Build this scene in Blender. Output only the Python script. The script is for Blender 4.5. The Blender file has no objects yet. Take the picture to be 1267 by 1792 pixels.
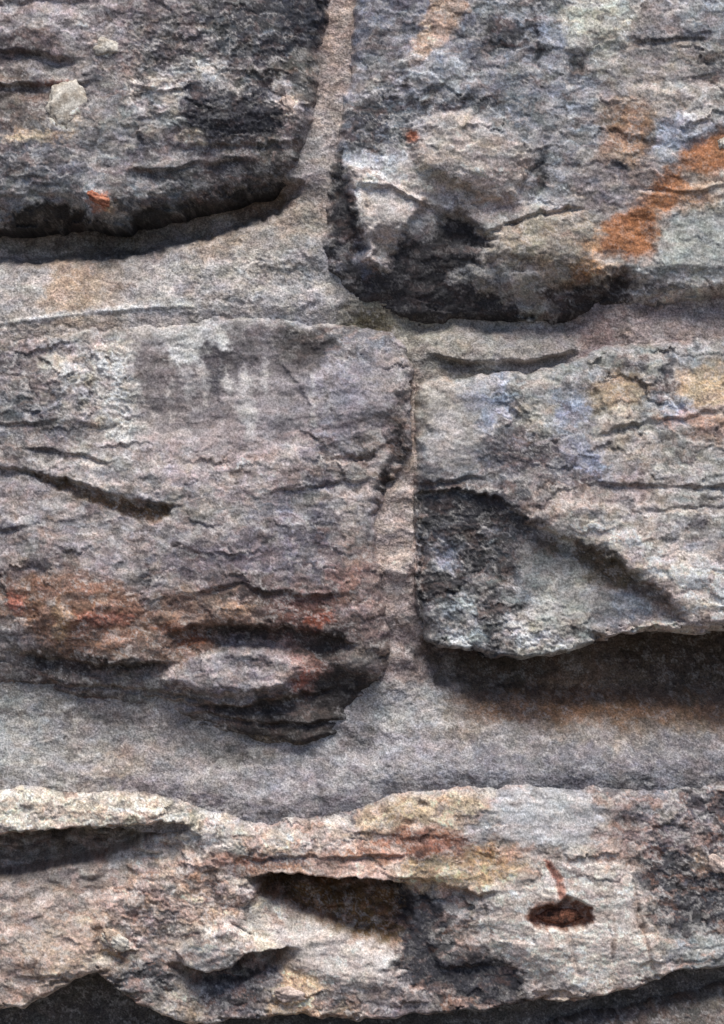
import bpy, math, random
import numpy as np

# ------------------------------------------------------------------ camera, sky, sun, exposure
S = 0.0005            # metres per plan unit of the wall drawing
Z0 = 1.10             # height of the picture centre above the ground
sc = bpy.context.scene
DIST = 2.4
cd = bpy.data.cameras.new('camera'); cam = bpy.data.objects.new('camera', cd)
sc.collection.objects.link(cam); sc.camera = cam
cam.location = (0, -DIST, Z0); cam.rotation_euler = (math.pi / 2, 0, 0)
cd.sensor_fit = 'VERTICAL'; cd.sensor_height = 36
cd.lens = 36 * DIST / (1792 * S); cd.clip_start = 0.05; cd.clip_end = 500

SUN_EL, SUN_AZ = math.radians(65), math.radians(8)     # azimuth off the wall's normal, to the right
w = bpy.data.worlds.new('World'); sc.world = w; w.use_nodes = True
nt = w.node_tree; bg = nt.nodes['Background']
sky = nt.nodes.new('ShaderNodeTexSky'); sky.sky_type = 'NISHITA'; sky.sun_disc = False
sky.sun_elevation = SUN_EL; sky.sun_rotation = math.pi - SUN_AZ
sky.dust_density = 1.2; sky.air_density = 0.6; sky.ozone_density = 0.5
nt.links.new(sky.outputs[0], bg.inputs[0]); bg.inputs[1].default_value = 0.10
sl = bpy.data.lights.new('sun', 'SUN'); sl.energy = 3.6; sl.angle = math.radians(32); sl.color = (1, .968, .91)
sun = bpy.data.objects.new('sun', sl); sc.collection.objects.link(sun)
from mathutils import Vector
sd = Vector((math.sin(SUN_AZ) * math.cos(SUN_EL), -math.cos(SUN_AZ) * math.cos(SUN_EL), math.sin(SUN_EL)))
sun.rotation_euler = sd.to_track_quat('Z', 'Y').to_euler(); sun.location = (1, -4, 6)
vs = sc.view_settings; vs.view_transform = 'Standard'; vs.look = 'None'; vs.gamma = 1; vs.exposure = 0.35
sc.render.filter_size = 2.3; sc.cycles.max_bounces = 6; sc.cycles.diffuse_bounces = 4

# ------------------------------------------------------------------ drawing grid of the wall (u right, v down, as plan units)
def axis(a, f0, f1, b, step, n0, n1):
    lo = f0 - (f0 - a) * (np.linspace(1, 0, n0, endpoint=False) ** 1.5)
    hi = f1 + (b - f1) * (np.linspace(0, 1, n1 + 1)[1:] ** 1.5)
    return np.concatenate([lo, np.arange(f0, f1 + .1, step), hi]).astype(np.float32)
UA = axis(-1500, -40, 1308, 2770, 2, 105, 105)
VA = axis(-1700, -40, 1832, 3096, 2, 110, 95)
NU, NV = len(UA), len(VA)
U, V = np.meshgrid(UA, VA)

# ------------------------------------------------------------------ noise
_r = np.random.RandomState(7)
_perm = np.tile(_r.permutation(512), 3).astype(np.int32)
_ang = _r.rand(512) * 2 * np.pi
_gx, _gy = np.cos(_ang).astype(np.float32), np.sin(_ang).astype(np.float32)
def perlin(x, y, seed=0):
    x = x + seed * 17.31; y = y + seed * 9.77
    xf = np.floor(x); yf = np.floor(y)
    xi = xf.astype(np.int32) & 511; yi = yf.astype(np.int32) & 511
    dx = (x - xf).astype(np.float32); dy = (y - yf).astype(np.float32)
    a = _perm[xi]; b = _perm[xi + 1]
    def g(h, ex, ey): return _gx[h] * ex + _gy[h] * ey
    n00 = g(_perm[a + yi], dx, dy); n01 = g(_perm[a + yi + 1], dx, dy - 1)
    n10 = g(_perm[b + yi], dx - 1, dy); n11 = g(_perm[b + yi + 1], dx - 1, dy - 1)
    u = dx * dx * dx * (dx * (dx * 6 - 15) + 10); v = dy * dy * dy * (dy * (dy * 6 - 15) + 10)
    n0 = n00 + u * (n10 - n00); n1 = n01 + u * (n11 - n01)
    return (n0 + v * (n1 - n0)) * 1.5
def fbm(x, y, sx, sy=None, oct=4, gain=.5, seed=0):
    sy = sy or sx; t = 0; a = 1; n = 0
    for k in range(oct):
        t = t + a * perlin(x / sx, y / sy, seed + k * 3); n += a * a; sx /= 2.03; sy /= 2.03; a *= gain
    return t / math.sqrt(n)
def sstep(a, b, x):
    t = np.clip((x - a) / (b - a), 0, 1); return t * t * (3 - 2 * t)
SAT = .95
def lin(c):
    c = np.asarray(c, np.float32) / 255.
    c = np.where(c <= .04045, c / 12.92, ((c + .055) / 1.055) ** 2.4).astype(np.float32)
    y = (c @ np.array([.25, .6, .15], np.float32))[..., None]
    return y + (c - y) * SAT

def cells(x, y, sx, sy, seed):
    # broken-rock facets: per-cell random value and tilt, plus distance to the cell border
    x = x / sx; y = y / sy; xf = np.floor(x).astype(np.int32); yf = np.floor(y).astype(np.int32)
    d1 = np.full(x.shape, 9., np.float32); d2 = d1.copy(); val = np.zeros_like(d1); til = np.zeros_like(d1)
    for j in (-1, 0, 1):
        for i in (-1, 0, 1):
            h = _perm[_perm[(xf + i + seed * 13) & 511] + ((yf + j + seed * 7) & 511)]
            px = _gx[h] * .42 + .5 + i + xf; py = _gy[(h * 7 + 3) & 511] * .42 + .5 + j + yf
            dx = x - px; dy = y - py; d = (dx * dx + dy * dy).astype(np.float32)
            near = d < d1
            d2 = np.where(near, d1, np.minimum(d2, d)); d1 = np.where(near, d, d1)
            val = np.where(near, _gx[(h * 5 + 11) & 511], val)
            til = np.where(near, dx * _gy[(h * 3 + 1) & 511] + dy * _gx[(h * 11 + 5) & 511], til)
    return val, til, np.sqrt(d2) - np.sqrt(d1)

ATT = 1 - .8 * sstep(40, 500, np.maximum(np.maximum(-U, U - 1267), np.maximum(-V, V - 1792)))   # less fine grain where the mesh is coarse
# shared ragged warps
W1x = fbm(U, V, 90, oct=3, seed=11); W1y = fbm(U, V, 90, oct=3, seed=23)
W2x = ATT * fbm(U, V, 20, oct=4, gain=.62, seed=31); W2y = ATT * fbm(U, V, 20, oct=4, gain=.62, seed=47)
W3x = fbm(U, V, 38, 30, oct=2, seed=181); W3y = fbm(U, V, 38, 30, oct=2, seed=191); N_seg = fbm(U, V, 90, 46, oct=3, seed=201)
XW = U + 6 * W1x + 7 * W2x; YW = V + 5 * W1y + 5 * W2y            # gently ragged
XH = U + 12 * W1x + 17 * W2x; YH = V + 9 * W1y + 12 * W2y          # strongly ragged (colour)
N_med = (.4 + .6 * ATT) * fbm(U, V, 34, 20, oct=5, gain=.6, seed=53)
N_fine = ATT * fbm(U, V, 11, 9, oct=3, gain=.7, seed=67)
N_lay = fbm(XW, YW, 150, 20, oct=4, gain=.55, seed=71)             # bedding
N_big = fbm(U, V, 220, 130, oct=3, seed=83)
N_blk = fbm(XH, YH, 46, 34, oct=4, gain=.6, seed=97)
RID = 1 - np.abs(fbm(XW, YW, 30, 22, oct=3, gain=.6, seed=101)) * 2.2   # thin curls
RID2 = 1 - np.abs(fbm(XW, YW, 70, 24, oct=3, gain=.6, seed=113)) * 2.2

N_rgh = fbm(U, V, 130, 80, oct=3, seed=171)
XC = U + 10 * W1x + 9 * W2x; YC = V + 7 * W1y + 7 * W2y
CA, TA, BA = cells(XC, YC, 62, 30, 3)
CB, TB, BB = cells(XC, YC, 24, 15, 5)
CC, TC, BC = cells(XW, YW, 10, 8, 9)
CHIP = ATT * (5.5 * CA + 13 * TA + 1.8 * CB + 4.0 * TB + .5 * CC + .8 * TC - 1.0 * np.exp(-BB * 9) + 2.0 * np.abs(N_blk) - 1.2)

def box(u0, v0, u1, v1):
    i0, i1 = np.searchsorted(UA, [u0, u1]); j0, j1 = np.searchsorted(VA, [v0, v1])
    return slice(max(j0 - 1, 0), min(j1 + 1, NV)), slice(max(i0 - 1, 0), min(i1 + 1, NU))
def sdf(P, x, y):
    P = np.asarray(P, np.float32); n = len(P)
    d = np.full(x.shape, 1e9, np.float32); ins = np.zeros(x.shape, bool)
    for i in range(n):
        ax, ay = P[i]; bx, by = P[(i + 1) % n]
        ex, ey = bx - ax, by - ay
        t = np.clip(((x - ax) * ex + (y - ay) * ey) / (ex * ex + ey * ey + 1e-6), 0, 1)
        d = np.minimum(d, (x - ax - t * ex) ** 2 + (y - ay - t * ey) ** 2)
        if ay != by:
            ins ^= ((ay > y) != (by > y)) & (x < (bx - ax) * (y - ay) / (by - ay) + ax)
    d = np.sqrt(d); return np.where(ins, d, -d)
def shepard(pts, x, y, p=2.2, ax=.7, eps=12.):
    pts = np.asarray(pts, np.float32); k = pts.shape[1] - 2
    den = np.zeros(x.shape, np.float32); num = [np.zeros(x.shape, np.float32) for _ in range(k)]
    for q in pts:
        wt = 1.0 / (((x - q[0]) * ax) ** 2 + (y - q[1]) ** 2 + eps * eps) ** p * 1e8
        den += wt
        for c in range(k): num[c] += wt * q[2 + c]
    return [n / den for n in num]

SMO = np.zeros((NV, NU), np.float32)
def smooth_zone(poly, amt, f=24):
    P = np.array(poly, np.float32); sl_ = box(P[:, 0].min() - f, P[:, 1].min() - f, P[:, 0].max() + f, P[:, 1].max() + f)
    SMO[sl_] = np.maximum(SMO[sl_], amt * sstep(-f, f, sdf(poly, XH[sl_], YH[sl_])))
for z in [([(225,575),(300,560),(420,560),(560,600),(545,760),(430,790),(300,780),(235,760)], .9), ([(560,640),(690,620),(690,740),(590,780)], .6), ([(745,680),(850,670),(860,760),(830,830),(745,830)], .7),
          ([(860,1390),(900,1365),(1020,1372),(1050,1420),(1010,1480),(880,1470)], .8), ([(470,1610),(560,1620),(690,1660),(690,1720),(580,1730),(500,1680)], .8), ([(20,1500),(250,1480),(180,1560),(20,1600)], .6),
          ([(700,350),(740,380),(700,410),(645,440),(632,370)], .7), ([(900,950),(1060,990),(1150,1070),(1060,1100),(960,1120),(900,1040)], .5), ([(840,1540),(1120,1540),(1140,1700),(960,1730),(860,1660)], .55),
          ([(740,210),(890,240),(900,330),(800,310)], .5), ([(1030,450),(1060,385),(1140,340),(1200,255),(1290,220),(1290,310),(1200,320),(1150,450)], .8), ([(1160,390),(1290,360),(1290,480),(1160,490)], .6)]: smooth_zone(*z)

CRU = np.zeros((NV, NU), np.float32)
def crust_zone(poly, amt, f=34):
    P = np.array(poly, np.float32); sl_ = box(P[:, 0].min() - f, P[:, 1].min() - f, P[:, 0].max() + f, P[:, 1].max() + f)
    CRU[sl_] = np.maximum(CRU[sl_], amt * sstep(-f, f, sdf(poly, XH[sl_], YH[sl_])))
for z in [([(-60,1380),(330,1396),(450,1440),(640,1440),(650,1500),(420,1500),(300,1450),(-60,1455)], 1), ([(170,1540),(330,1480),(440,1520),(450,1600),(330,1640),(200,1680)], 1), ([(740,1040),(860,1020),(1000,1060),(1000,1150),(760,1140)], .9),
          ([(200,30),(420,20),(520,100),(510,250),(320,250),(220,150)], .9), ([(600,180),(700,130),(760,200),(720,260),(620,260)], .8), ([(1100,1400),(1290,1380),(1290,1620),(1120,1580)], .9), ([(730,870),(900,870),(900,1000),(740,1020)], .8),
          ([(0,600),(220,590),(240,740),(100,740),(0,700)], .8), ([(860,680),(940,680),(950,800),(870,780)], .8), ([(250,1690),(500,1700),(700,1740),(640,1790),(300,1790)], .9), ([(300,450),(560,440),(560,530),(320,530)], .7), ([(1000,480),(1267,490),(1290,540),(1000,560)], .8)]: crust_zone(*z)
CRUST = np.abs(fbm(XC, YC, 17, 13, oct=3, gain=.6, seed=281))

HS = np.full((NV, NU), -140., np.float32)      # stone relief towards the viewer, plan units
CS = np.full((NV, NU, 3), .2, np.float32)      # stone colour (albedo)
ID = np.full((NV, NU), -1, np.int16)
HM = np.zeros((NV, NU), np.float32); CM = np.full((NV, NU, 3), .2, np.float32)

# ------------------------------------------------------------------ stones: outline, edge radii, face control points, colours
STONES = []
def stone(label, poly, rt, rb, hpts, cpts, seed, lay=1.0, chip=1.0, speck=1.0): STONES.append(dict(label=label, poly=poly, rt=rt, rb=rb, h=hpts, c=cpts, seed=seed, lay=lay, chip=chip, speck=speck))

stone('grey mottled stone with white quartz grains, leftmost of the top row',
 [(-430,-170),(100,-185),(480,-165),(578,-150),(580,-60),(580,0),(571,60),(562,130),(554,190),(544,240),(534,290),(518,328),(470,338),(400,354),(330,374),(270,386),(200,404),(140,394),(60,400),(-60,410),(-200,408),(-410,400),(-440,100)],
 30, 16, [(50,40,14),(250,40,18),(450,60,12),(540,60,0),(520,200,4),(50,130,6),(200,200,20),(350,200,16),(60,290,16),(200,330,26),(300,300,10),(420,285,2),(480,280,-4),(500,332,-70),(430,345,-76),(340,370,-78),(260,388,-76),(205,396,-20),(180,360,28),(120,392,-70),(40,405,-74),(-40,410,-74),(60,345,14),(250,345,4),(330,330,-14),(400,315,-20),(-300,100,10),(-300,300,16)],
 [(20,30,165,155,155),(120,35,175,165,165),(250,30,140,130,130),(60,80,115,105,105),(200,100,140,130,128),(400,60,95,95,98),(480,80,90,90,95),(550,15,60,62,70),(300,70,125,118,118),(360,120,165,160,158),(440,130,120,115,115),(100,130,150,142,140),(30,165,110,100,95),(200,170,120,115,115),(250,150,165,155,150),(270,200,165,162,160),(190,240,165,160,158),(60,270,110,108,112),(120,300,120,118,122),(220,280,125,118,120),(300,260,120,115,118),(400,260,110,105,105),(480,260,95,90,88),(520,200,140,130,130),(510,120,100,98,95),(150,320,140,140,142),(60,340,130,130,132),(300,300,110,108,108),(420,300,90,85,85),(250,350,110,110,112),(-200,100,130,125,125),(-300,300,120,115,115)], 1)

stone('blue grey stone with bright orange rust stain, rightmost of the top row',
 [(620,-150),(900,-170),(1300,-160),(1640,-175),(1650,200),(1640,515),(1450,520),(1267,524),(1205,530),(1160,540),(1095,546),(1040,566),(990,570),(930,566),(860,566),(780,570),(700,570),(650,562),(615,540),(588,508),(564,470),(554,430),(560,390),(570,345),(566,290),(584,250),(596,190),(606,130),(613,60),(617,0)],
 26, 30, [(660,60,4),(650,200,0),(760,100,16),(900,60,20),(1050,100,26),(1200,80,24),(820,280,30),(680,320,16),(680,390,16),(600,330,-4),(590,400,-6),(572,430,-12),(590,470,-14),(640,450,-6),(700,450,-30),(620,505,-28),(760,500,-40),(760,430,-16),(850,530,-40),(760,545,-50),(860,555,-50),(680,540,-50),(900,430,16),(930,540,-36),(870,480,2),(1000,440,24),(1060,490,14),(1040,540,-34),(1090,505,-16),(980,520,-14),(1100,300,30),(1240,300,30),(1150,470,24),(1240,480,24),(1400,200,24),(1400,480,20)],
 [(650,30,140,140,150),(700,80,125,122,125),(640,130,150,148,150),(650,220,95,97,103),(770,120,150,152,156),(830,90,110,110,114),(880,120,120,120,124),(960,60,135,138,145),(1020,40,175,172,162),(1060,70,175,170,160),(1150,60,135,128,125),(1250,30,130,132,135),(1250,120,120,115,110),(1130,130,150,142,135),(1200,170,155,148,142),(900,190,115,118,122),(980,160,135,135,138),(1010,240,130,130,132),(1100,220,150,130,115),(1090,260,140,120,105),(1165,240,140,145,155),(820,260,178,165,155),(760,280,170,160,150),(880,320,185,168,158),(650,310,190,190,192),(690,380,170,165,162),(640,450,130,130,138),(950,330,165,165,165),(1050,320,150,140,138),(990,400,140,130,120),(920,440,150,140,128),(880,470,165,160,155),(1000,470,160,145,130),(1060,480,175,160,145),(1200,420,160,160,155),(1240,460,165,165,160),(1130,480,165,160,155),(1200,510,165,162,160),(1240,340,170,155,140),(700,450,66,63,64),(760,480,60,57,57),(600,400,75,75,82),(580,340,75,78,85),(620,520,65,62,62),(850,540,65,60,58),(960,550,80,72,70),(1040,520,95,85,82),(1090,500,85,78,76),(1450,200,140,140,140)], 2, .6)

stone('mauve grey stone with rusty brown lower half, leftmost of the middle row',
 [(-380,580),(-150,585),(0,572),(150,553),(300,546),(380,529),(450,536),(520,546),(580,556),(625,570),(690,580),(708,600),(728,650),(732,720),(726,780),(702,828),(674,870),(664,920),(668,980),(674,1050),(684,1100),(680,1150),(662,1212),(622,1262),(590,1304),(540,1322),(450,1314),(380,1294),(300,1268),(200,1248),(100,1238),(0,1228),(-150,1235),(-370,1225),(-395,900)],
 18, 34, [(60,600,2),(330,570,4),(550,590,2),(680,620,4),(640,700,20),(705,740,6),(300,680,14),(120,680,18),(100,780,22),(450,800,30),(640,830,14),(600,950,16),(150,850,30),(400,940,34),(120,960,26),(150,1060,40),(450,1050,34),(600,1060,20),(640,1150,6),(400,1150,6),(480,1180,8),(330,1180,10),(200,1140,24),(150,1190,-4),(60,1215,-26),(250,1225,-16),(600,1220,-22),(560,1280,-26),(420,1270,-14),(480,1295,-22),(-200,700,10),(-200,1100,20)],
 [(40,600,150,140,140),(30,640,125,115,112),(120,620,175,168,165),(200,680,190,183,178),(120,700,155,148,146),(60,720,120,120,122),(220,740,180,170,165),(280,640,120,112,112),(330,600,185,182,180),(300,700,130,122,122),(370,640,100,95,97),(420,690,150,142,142),(470,600,105,100,102),(520,600,85,80,80),(480,720,145,138,140),(600,680,140,135,142),(640,620,120,118,122),(680,640,145,138,138),(690,720,140,130,128),(560,760,150,140,142),(400,780,155,142,142),(300,800,170,160,158),(450,830,180,165,162),(60,760,125,118,116),(150,850,160,152,150),(40,880,165,155,153),(200,830,165,158,155),(350,900,150,143,140),(500,900,130,125,130),(560,880,150,145,145),(620,830,140,130,125),(640,900,160,150,148),(200,960,155,145,145),(60,950,145,135,133),(100,980,125,115,115),(350,980,135,125,128),(480,980,125,115,120),(530,970,105,105,115),(600,960,135,122,118),(620,1010,135,115,110),(250,1010,150,140,138),(60,1060,130,105,92),(110,1080,135,112,98),(200,1060,140,110,98),(200,1110,125,105,95),(330,1070,140,115,102),(420,1060,140,118,105),(450,1030,100,85,82),(540,1070,115,85,78),(600,1100,110,95,92),(640,1080,140,120,115),(20,1120,130,122,120),(120,1150,105,92,85),(320,1130,115,92,80),(400,1160,155,145,145),(480,1180,150,135,135),(520,1180,140,100,90),(620,1150,120,110,105),(600,1210,56,54,54),(100,1200,95,88,86),(250,1200,125,118,115),(400,1220,120,112,112),(500,1230,85,78,76),(560,1280,66,63,60),(400,1270,90,82,78),(480,1290,110,98,82),(-200,800,140,132,130)], 3, 1.3)

stone('grey stone with large spalled scar and pale broken edge, rightmost of the middle row',
 [(726,668),(790,656),(870,650),(940,648),(990,632),(1050,604),(1150,592),(1267,584),(1450,578),(1660,570),(1670,850),(1650,1100),(1450,1098),(1267,1106),(1205,1112),(1160,1108),(1100,1112),(1050,1122),(1000,1148),(940,1160),(865,1160),(830,1142),(775,1142),(736,1122),(720,1000),(724,860)],
 22, 14, [(760,720,-6),(850,700,0),(950,700,8),(800,820,2),(930,800,18),(1050,650,8),(1150,700,16),(1240,640,12),(1240,760,30),(1100,830,36),(1000,890,38),(950,880,32),(1240,900,44),(1100,960,48),(1220,1000,52),(1240,1080,46),(1190,1040,50),(1130,1106,30),(760,900,4),(760,1000,4),(770,1100,10),(850,940,14),(850,1050,20),(940,1000,26),(940,1110,40),(1040,1080,40),(1000,980,26),(1100,1060,40),(1150,1085,44),(1060,1030,30),(1450,800,30),(1450,1050,40)],
 [(760,700,165,158,150),(800,760,165,160,158),(850,700,140,142,150),(830,800,140,138,142),(900,680,150,148,145),(940,720,160,155,148),(1000,720,150,155,170),(1060,700,160,145,128),(1080,740,160,150,140),(1150,700,140,142,142),(1230,680,185,160,130),(1200,620,145,145,145),(1080,630,140,138,135),(1000,640,140,140,140),(1190,710,155,160,175),(1240,740,175,150,138),(900,790,110,105,108),(960,800,115,110,112),(1030,810,150,155,175),(1080,790,160,150,142),(1200,790,150,145,138),(1250,840,150,148,146),(1000,860,150,138,132),(1100,870,155,142,138),(1200,890,150,145,140),(960,900,150,135,128),(1000,920,195,188,180),(1080,920,160,155,150),(1100,960,205,195,185),(1180,960,165,160,160),(1240,930,150,145,142),(1230,1010,200,185,182),(1160,1030,195,180,175),(1220,1060,180,165,158),(760,880,85,85,88),(800,920,75,74,76),(760,960,115,115,120),(840,900,90,88,88),(850,960,95,93,94),(900,930,110,108,108),(760,1020,70,68,68),(800,1060,150,150,152),(820,1110,165,168,168),(860,1050,110,108,108),(920,1040,120,122,124),(940,1080,180,178,174),(930,1120,185,182,178),(980,1000,135,135,132),(990,1080,160,158,152),(1050,1050,120,120,122),(1100,1060,135,138,145),(1060,1000,110,100,88),(770,1110,120,118,120),(870,1130,95,95,97),(1120,1100,190,175,168),(1200,1105,190,180,172),(1450,800,150,145,140)], 4, .8)

stone('pale pinkish stone with deep clefts and an oval hole, filling the bottom row',
 [(-260,1390),(-120,1388),(0,1380),(60,1372),(130,1380),(250,1386),(330,1396),(380,1416),(430,1432),(490,1432),(570,1424),(630,1406),(690,1378),(800,1367),(900,1362),(1000,1364),(1130,1366),(1267,1352),(1440,1350),(1580,1360),(1590,1500),(1560,1680),(1400,1690),(1267,1700),(1200,1706),(1140,1722),(1050,1752),(930,1760),(850,1776),(750,1784),(640,1790),(520,1782),(430,1794),(330,1800),(275,1786),(225,1750),(175,1708),(130,1722),(80,1752),(40,1772),(-100,1766),(-250,1740),(-270,1500)],
 22, 16, [(40,1400,30),(200,1420,34),(350,1450,24),(500,1460,22),(60,1540,8),(200,1520,18),(60,1620,26),(130,1680,32),(300,1560,26),(250,1640,12),(380,1640,34),(420,1560,16),(560,1480,32),(640,1530,34),(600,1590,4),(680,1610,-2),(560,1660,24),(640,1690,32),(420,1720,10),(520,1735,20),(330,1750,14),(740,1590,4),(780,1650,4),(850,1700,-2),(700,1420,12),(780,1500,30),(900,1420,24),(1000,1420,26),(1130,1430,18),(1240,1400,0),(1180,1540,12),(1240,1600,10),(900,1560,30),(1060,1560,34),(950,1660,34),(1100,1650,36),(1200,1660,24),(1050,1720,28),(900,1730,8),(1400,1500,20),(-150,1600,20)],
 [(40,1410,195,185,175),(120,1390,185,170,150),(200,1420,170,160,150),(300,1410,160,155,150),(350,1450,190,185,178),(420,1470,170,160,152),(480,1450,185,172,162),(560,1440,160,150,145),(600,1400,100,98,98),(60,1520,135,128,125),(150,1540,140,132,130),(250,1490,175,168,162),(200,1560,165,148,142),(60,1600,150,142,142),(100,1660,185,168,152),(130,1640,180,160,145),(40,1700,160,145,138),(230,1580,160,148,145),(300,1560,180,165,158),(270,1600,130,125,128),(350,1520,165,148,138),(350,1580,180,165,150),(300,1690,165,155,150),(250,1720,110,105,102),(420,1540,150,142,142),(450,1500,150,125,112),(560,1520,185,155,140),(640,1525,190,165,155),(380,1650,190,182,178),(480,1620,195,188,182),(560,1630,180,172,165),(620,1650,190,182,178),(600,1700,200,185,178),(450,1720,140,135,138),(510,1735,190,165,140),(400,1750,120,115,118),(330,1760,190,178,168),(600,1590,105,88,68),(660,1620,115,98,74),(560,1565,95,80,68),(680,1690,190,184,180),(740,1600,75,74,76),(760,1660,70,70,74),(850,1700,55,54,57),(820,1740,90,88,90),(700,1740,140,132,135),(650,1420,190,172,152),(720,1410,190,170,145),(780,1400,195,180,160),(760,1470,140,110,98),(700,1480,140,112,100),(740,1530,195,175,150),(850,1510,190,160,122),(830,1450,160,160,165),(900,1420,185,185,188),(980,1400,185,185,184),(940,1470,175,165,162),(1000,1470,190,182,178),(1060,1450,165,150,146),(1100,1460,150,130,122),(1160,1460,120,108,108),(1230,1420,95,93,98),(1120,1400,140,135,138),(1150,1420,170,165,165),(1250,1370,66,66,72),(1180,1530,110,105,108),(1220,1580,75,74,76),(1250,1520,180,160,148),(1000,1540,200,188,180),(880,1560,195,185,176),(860,1640,190,178,172),(950,1650,205,195,188),(1060,1600,200,188,180),(1040,1680,200,185,175),(1100,1640,195,180,168),(1100,1700,190,172,166),(1210,1660,145,150,155),(960,1720,180,165,158),(880,1720,90,85,85),(780,1580,130,130,135),(-150,1600,160,150,145),(1420,1500,150,145,145)], 5, .8, 1.0, .95)

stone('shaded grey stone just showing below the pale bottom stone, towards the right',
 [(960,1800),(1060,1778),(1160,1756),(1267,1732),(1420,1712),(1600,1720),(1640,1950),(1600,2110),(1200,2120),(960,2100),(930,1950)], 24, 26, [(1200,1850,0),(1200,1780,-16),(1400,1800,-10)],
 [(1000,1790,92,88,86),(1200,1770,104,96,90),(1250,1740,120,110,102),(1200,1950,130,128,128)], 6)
rng = random.Random(5)
def rough_block(u0, v0, u1, v1):
    P = []
    c = [(u0, v0), (u1, v0), (u1, v1), (u0, v1)]
    for k in range(4):
        (a, b), (e, f) = c[k], c[(k + 1) % 4]
        for t in (0.06, .35, .65, .94):
            P.append((a + (e - a) * t + rng.uniform(-16, 16), b + (f - b) * t + rng.uniform(-14, 14)))
    return P
def filler(u0, v0, u1, v1):
    g = rng.uniform(95, 165); m = ((u0 + u1) / 2, (v0 + v1) / 2); cp = []
    for k in range(14):
        q = g + rng.uniform(-35, 35); t = rng.uniform(-4, 10)
        cp.append((rng.uniform(u0, u1), rng.uniform(v0, v1), q + t, q, q - t * .6))
    hp = [(rng.uniform(u0, u1), rng.uniform(v0, v1), rng.uniform(4, 34)) for k in range(6)]
    stone(None, rough_block(u0, v0, u1, v1), 26, 18, hp, cp, rng.randint(10, 400))
for (v0, v1, cuts) in [(-1690,-1330,(-1480,-820,-130,560,1260,2000,2750)), (-1290,-960,(-1480,-1000,-420,330,900,1600,2260,2750)), (-920,-560,(-1480,-760,-60,640,1320,1960,2750)),
                       (-510,-225,(-1480,-900,-250,380,1080,1700,2300,2750)), (1830,2130,(-1480,-800,-160,420,900)), (2175,2560,(-1480,-1050,-400,270,960,1580,2250,2750)), (2600,3040,(-1480,-720,-60,560,1260,1900,2750)),
                       (-165,390,(-1480,-1000,-470)), (585,1225,(-1480,-900,-425)), (1390,1740,(-1480,-850,-300)), (-165,510,(1685,2250,2750)), (580,1090,(1705,2200,2750)), (1370,1680,(1620,2250,2750)), (1730,2110,(1680,2250,2750))]:
    for a, b in zip(cuts[:-1], cuts[1:]): filler(a + 22, v0, b - 22, v1)

SD = np.full((NV, NU), -1e3, np.float32); DOWN = np.zeros((NV, NU), np.float32)
for k, s in enumerate(STONES):
    P = np.array(s['poly']); sl_ = box(P[:, 0].min() - 30, P[:, 1].min() - 30, P[:, 0].max() + 30, P[:, 1].max() + 30)
    x, y = U[sl_], V[sl_]
    d = sdf(s['poly'], x + 5 * W1x[sl_] + 6 * W3x[sl_] + 1.6 * W2x[sl_], y + 4 * W1y[sl_] + 6 * W3y[sl_] + 1.6 * W2y[sl_]) 
    gy = np.gradient(d, VA[sl_[0]], axis=0)
    down = sstep(-.5, .5, -gy)
    side = 1 - sstep(.35, .8, np.abs(gy))
    R = (44 + (s['rb'] - 44) * down) * (1 - side) + 40 * side
    t = np.clip(1 - d / R, 0, 1)
    edge = 1 - np.sqrt(np.clip(1 - t ** 2, 0, 1)) 
    h = shepard(s['h'], XW[sl_], YW[sl_], p=1.6, eps=20)[0]
    h = h + 8 * N_big[sl_] + s['lay'] * .9 * N_lay[sl_] + 1.5 * N_med[sl_] + .6 * N_fine[sl_] + s['chip'] * (1 - .8 * SMO[sl_]) * CHIP[sl_] * (.12 + .27 * sstep(-.4, .9, N_rgh[sl_]))
    h = h + CRU[sl_] * (5.5 * CRUST[sl_] - 1.5)
    h = h - (125 - 70 * np.maximum(side, 1 - down)) * edge - np.where(d < 0, 40, 0)
    c = np.stack(shepard(s['c'], XH[sl_], YH[sl_], p=2.4, eps=8), -1)
    m = d > -4
    if s['seed'] == 2: c = c * (1 + .08 * (1 - sstep(330, 420, y)))[..., None] * np.array([.995, 1., 1.012])
    if s['seed'] == 5: c = c * np.array([1.03, 1.0, .965])
    HS[sl_][m] = h[m]; CS[sl_][m] = lin(c)[m]; ID[sl_][m] = k; SD[sl_][m] = d[m]; DOWN[sl_][m] = down[m]

# ------------------------------------------------------------------ relief features on the stones
def ledge(pts, a=6, b=12, lu=30, ld=26, H=None, fade=26, rag=1.0, soft=4.5):
    H = HS if H is None else H
    P = np.array(pts, np.float32)
    sl_ = box(P[0, 0] - fade * 1.5, P[:, 1].min() - lu * 4, P[-1, 0] + fade * 1.5, P[:, 1].max() + ld * 5)
    x = XW[sl_]; y = V[sl_] + rag * (2.5 * W2y[sl_] + 5 * W1y[sl_] + 6 * W3y[sl_])
    dv = y - np.interp(x, P[:, 0], P[:, 1])
    e = sstep(P[0, 0] - fade, P[0, 0] + fade, x) * (1 - sstep(P[-1, 0] - fade, P[-1, 0] + fade, x))
    ad = np.abs(dv); q = sstep(-soft, soft, dv); f = a * np.exp(-ad / lu) * (1 - q) - b * np.exp(-ad / ld) * q
    f = f * e * (.45 + .75 * sstep(-.7, .5, N_seg[sl_]))
    H[sl_] += f
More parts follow.
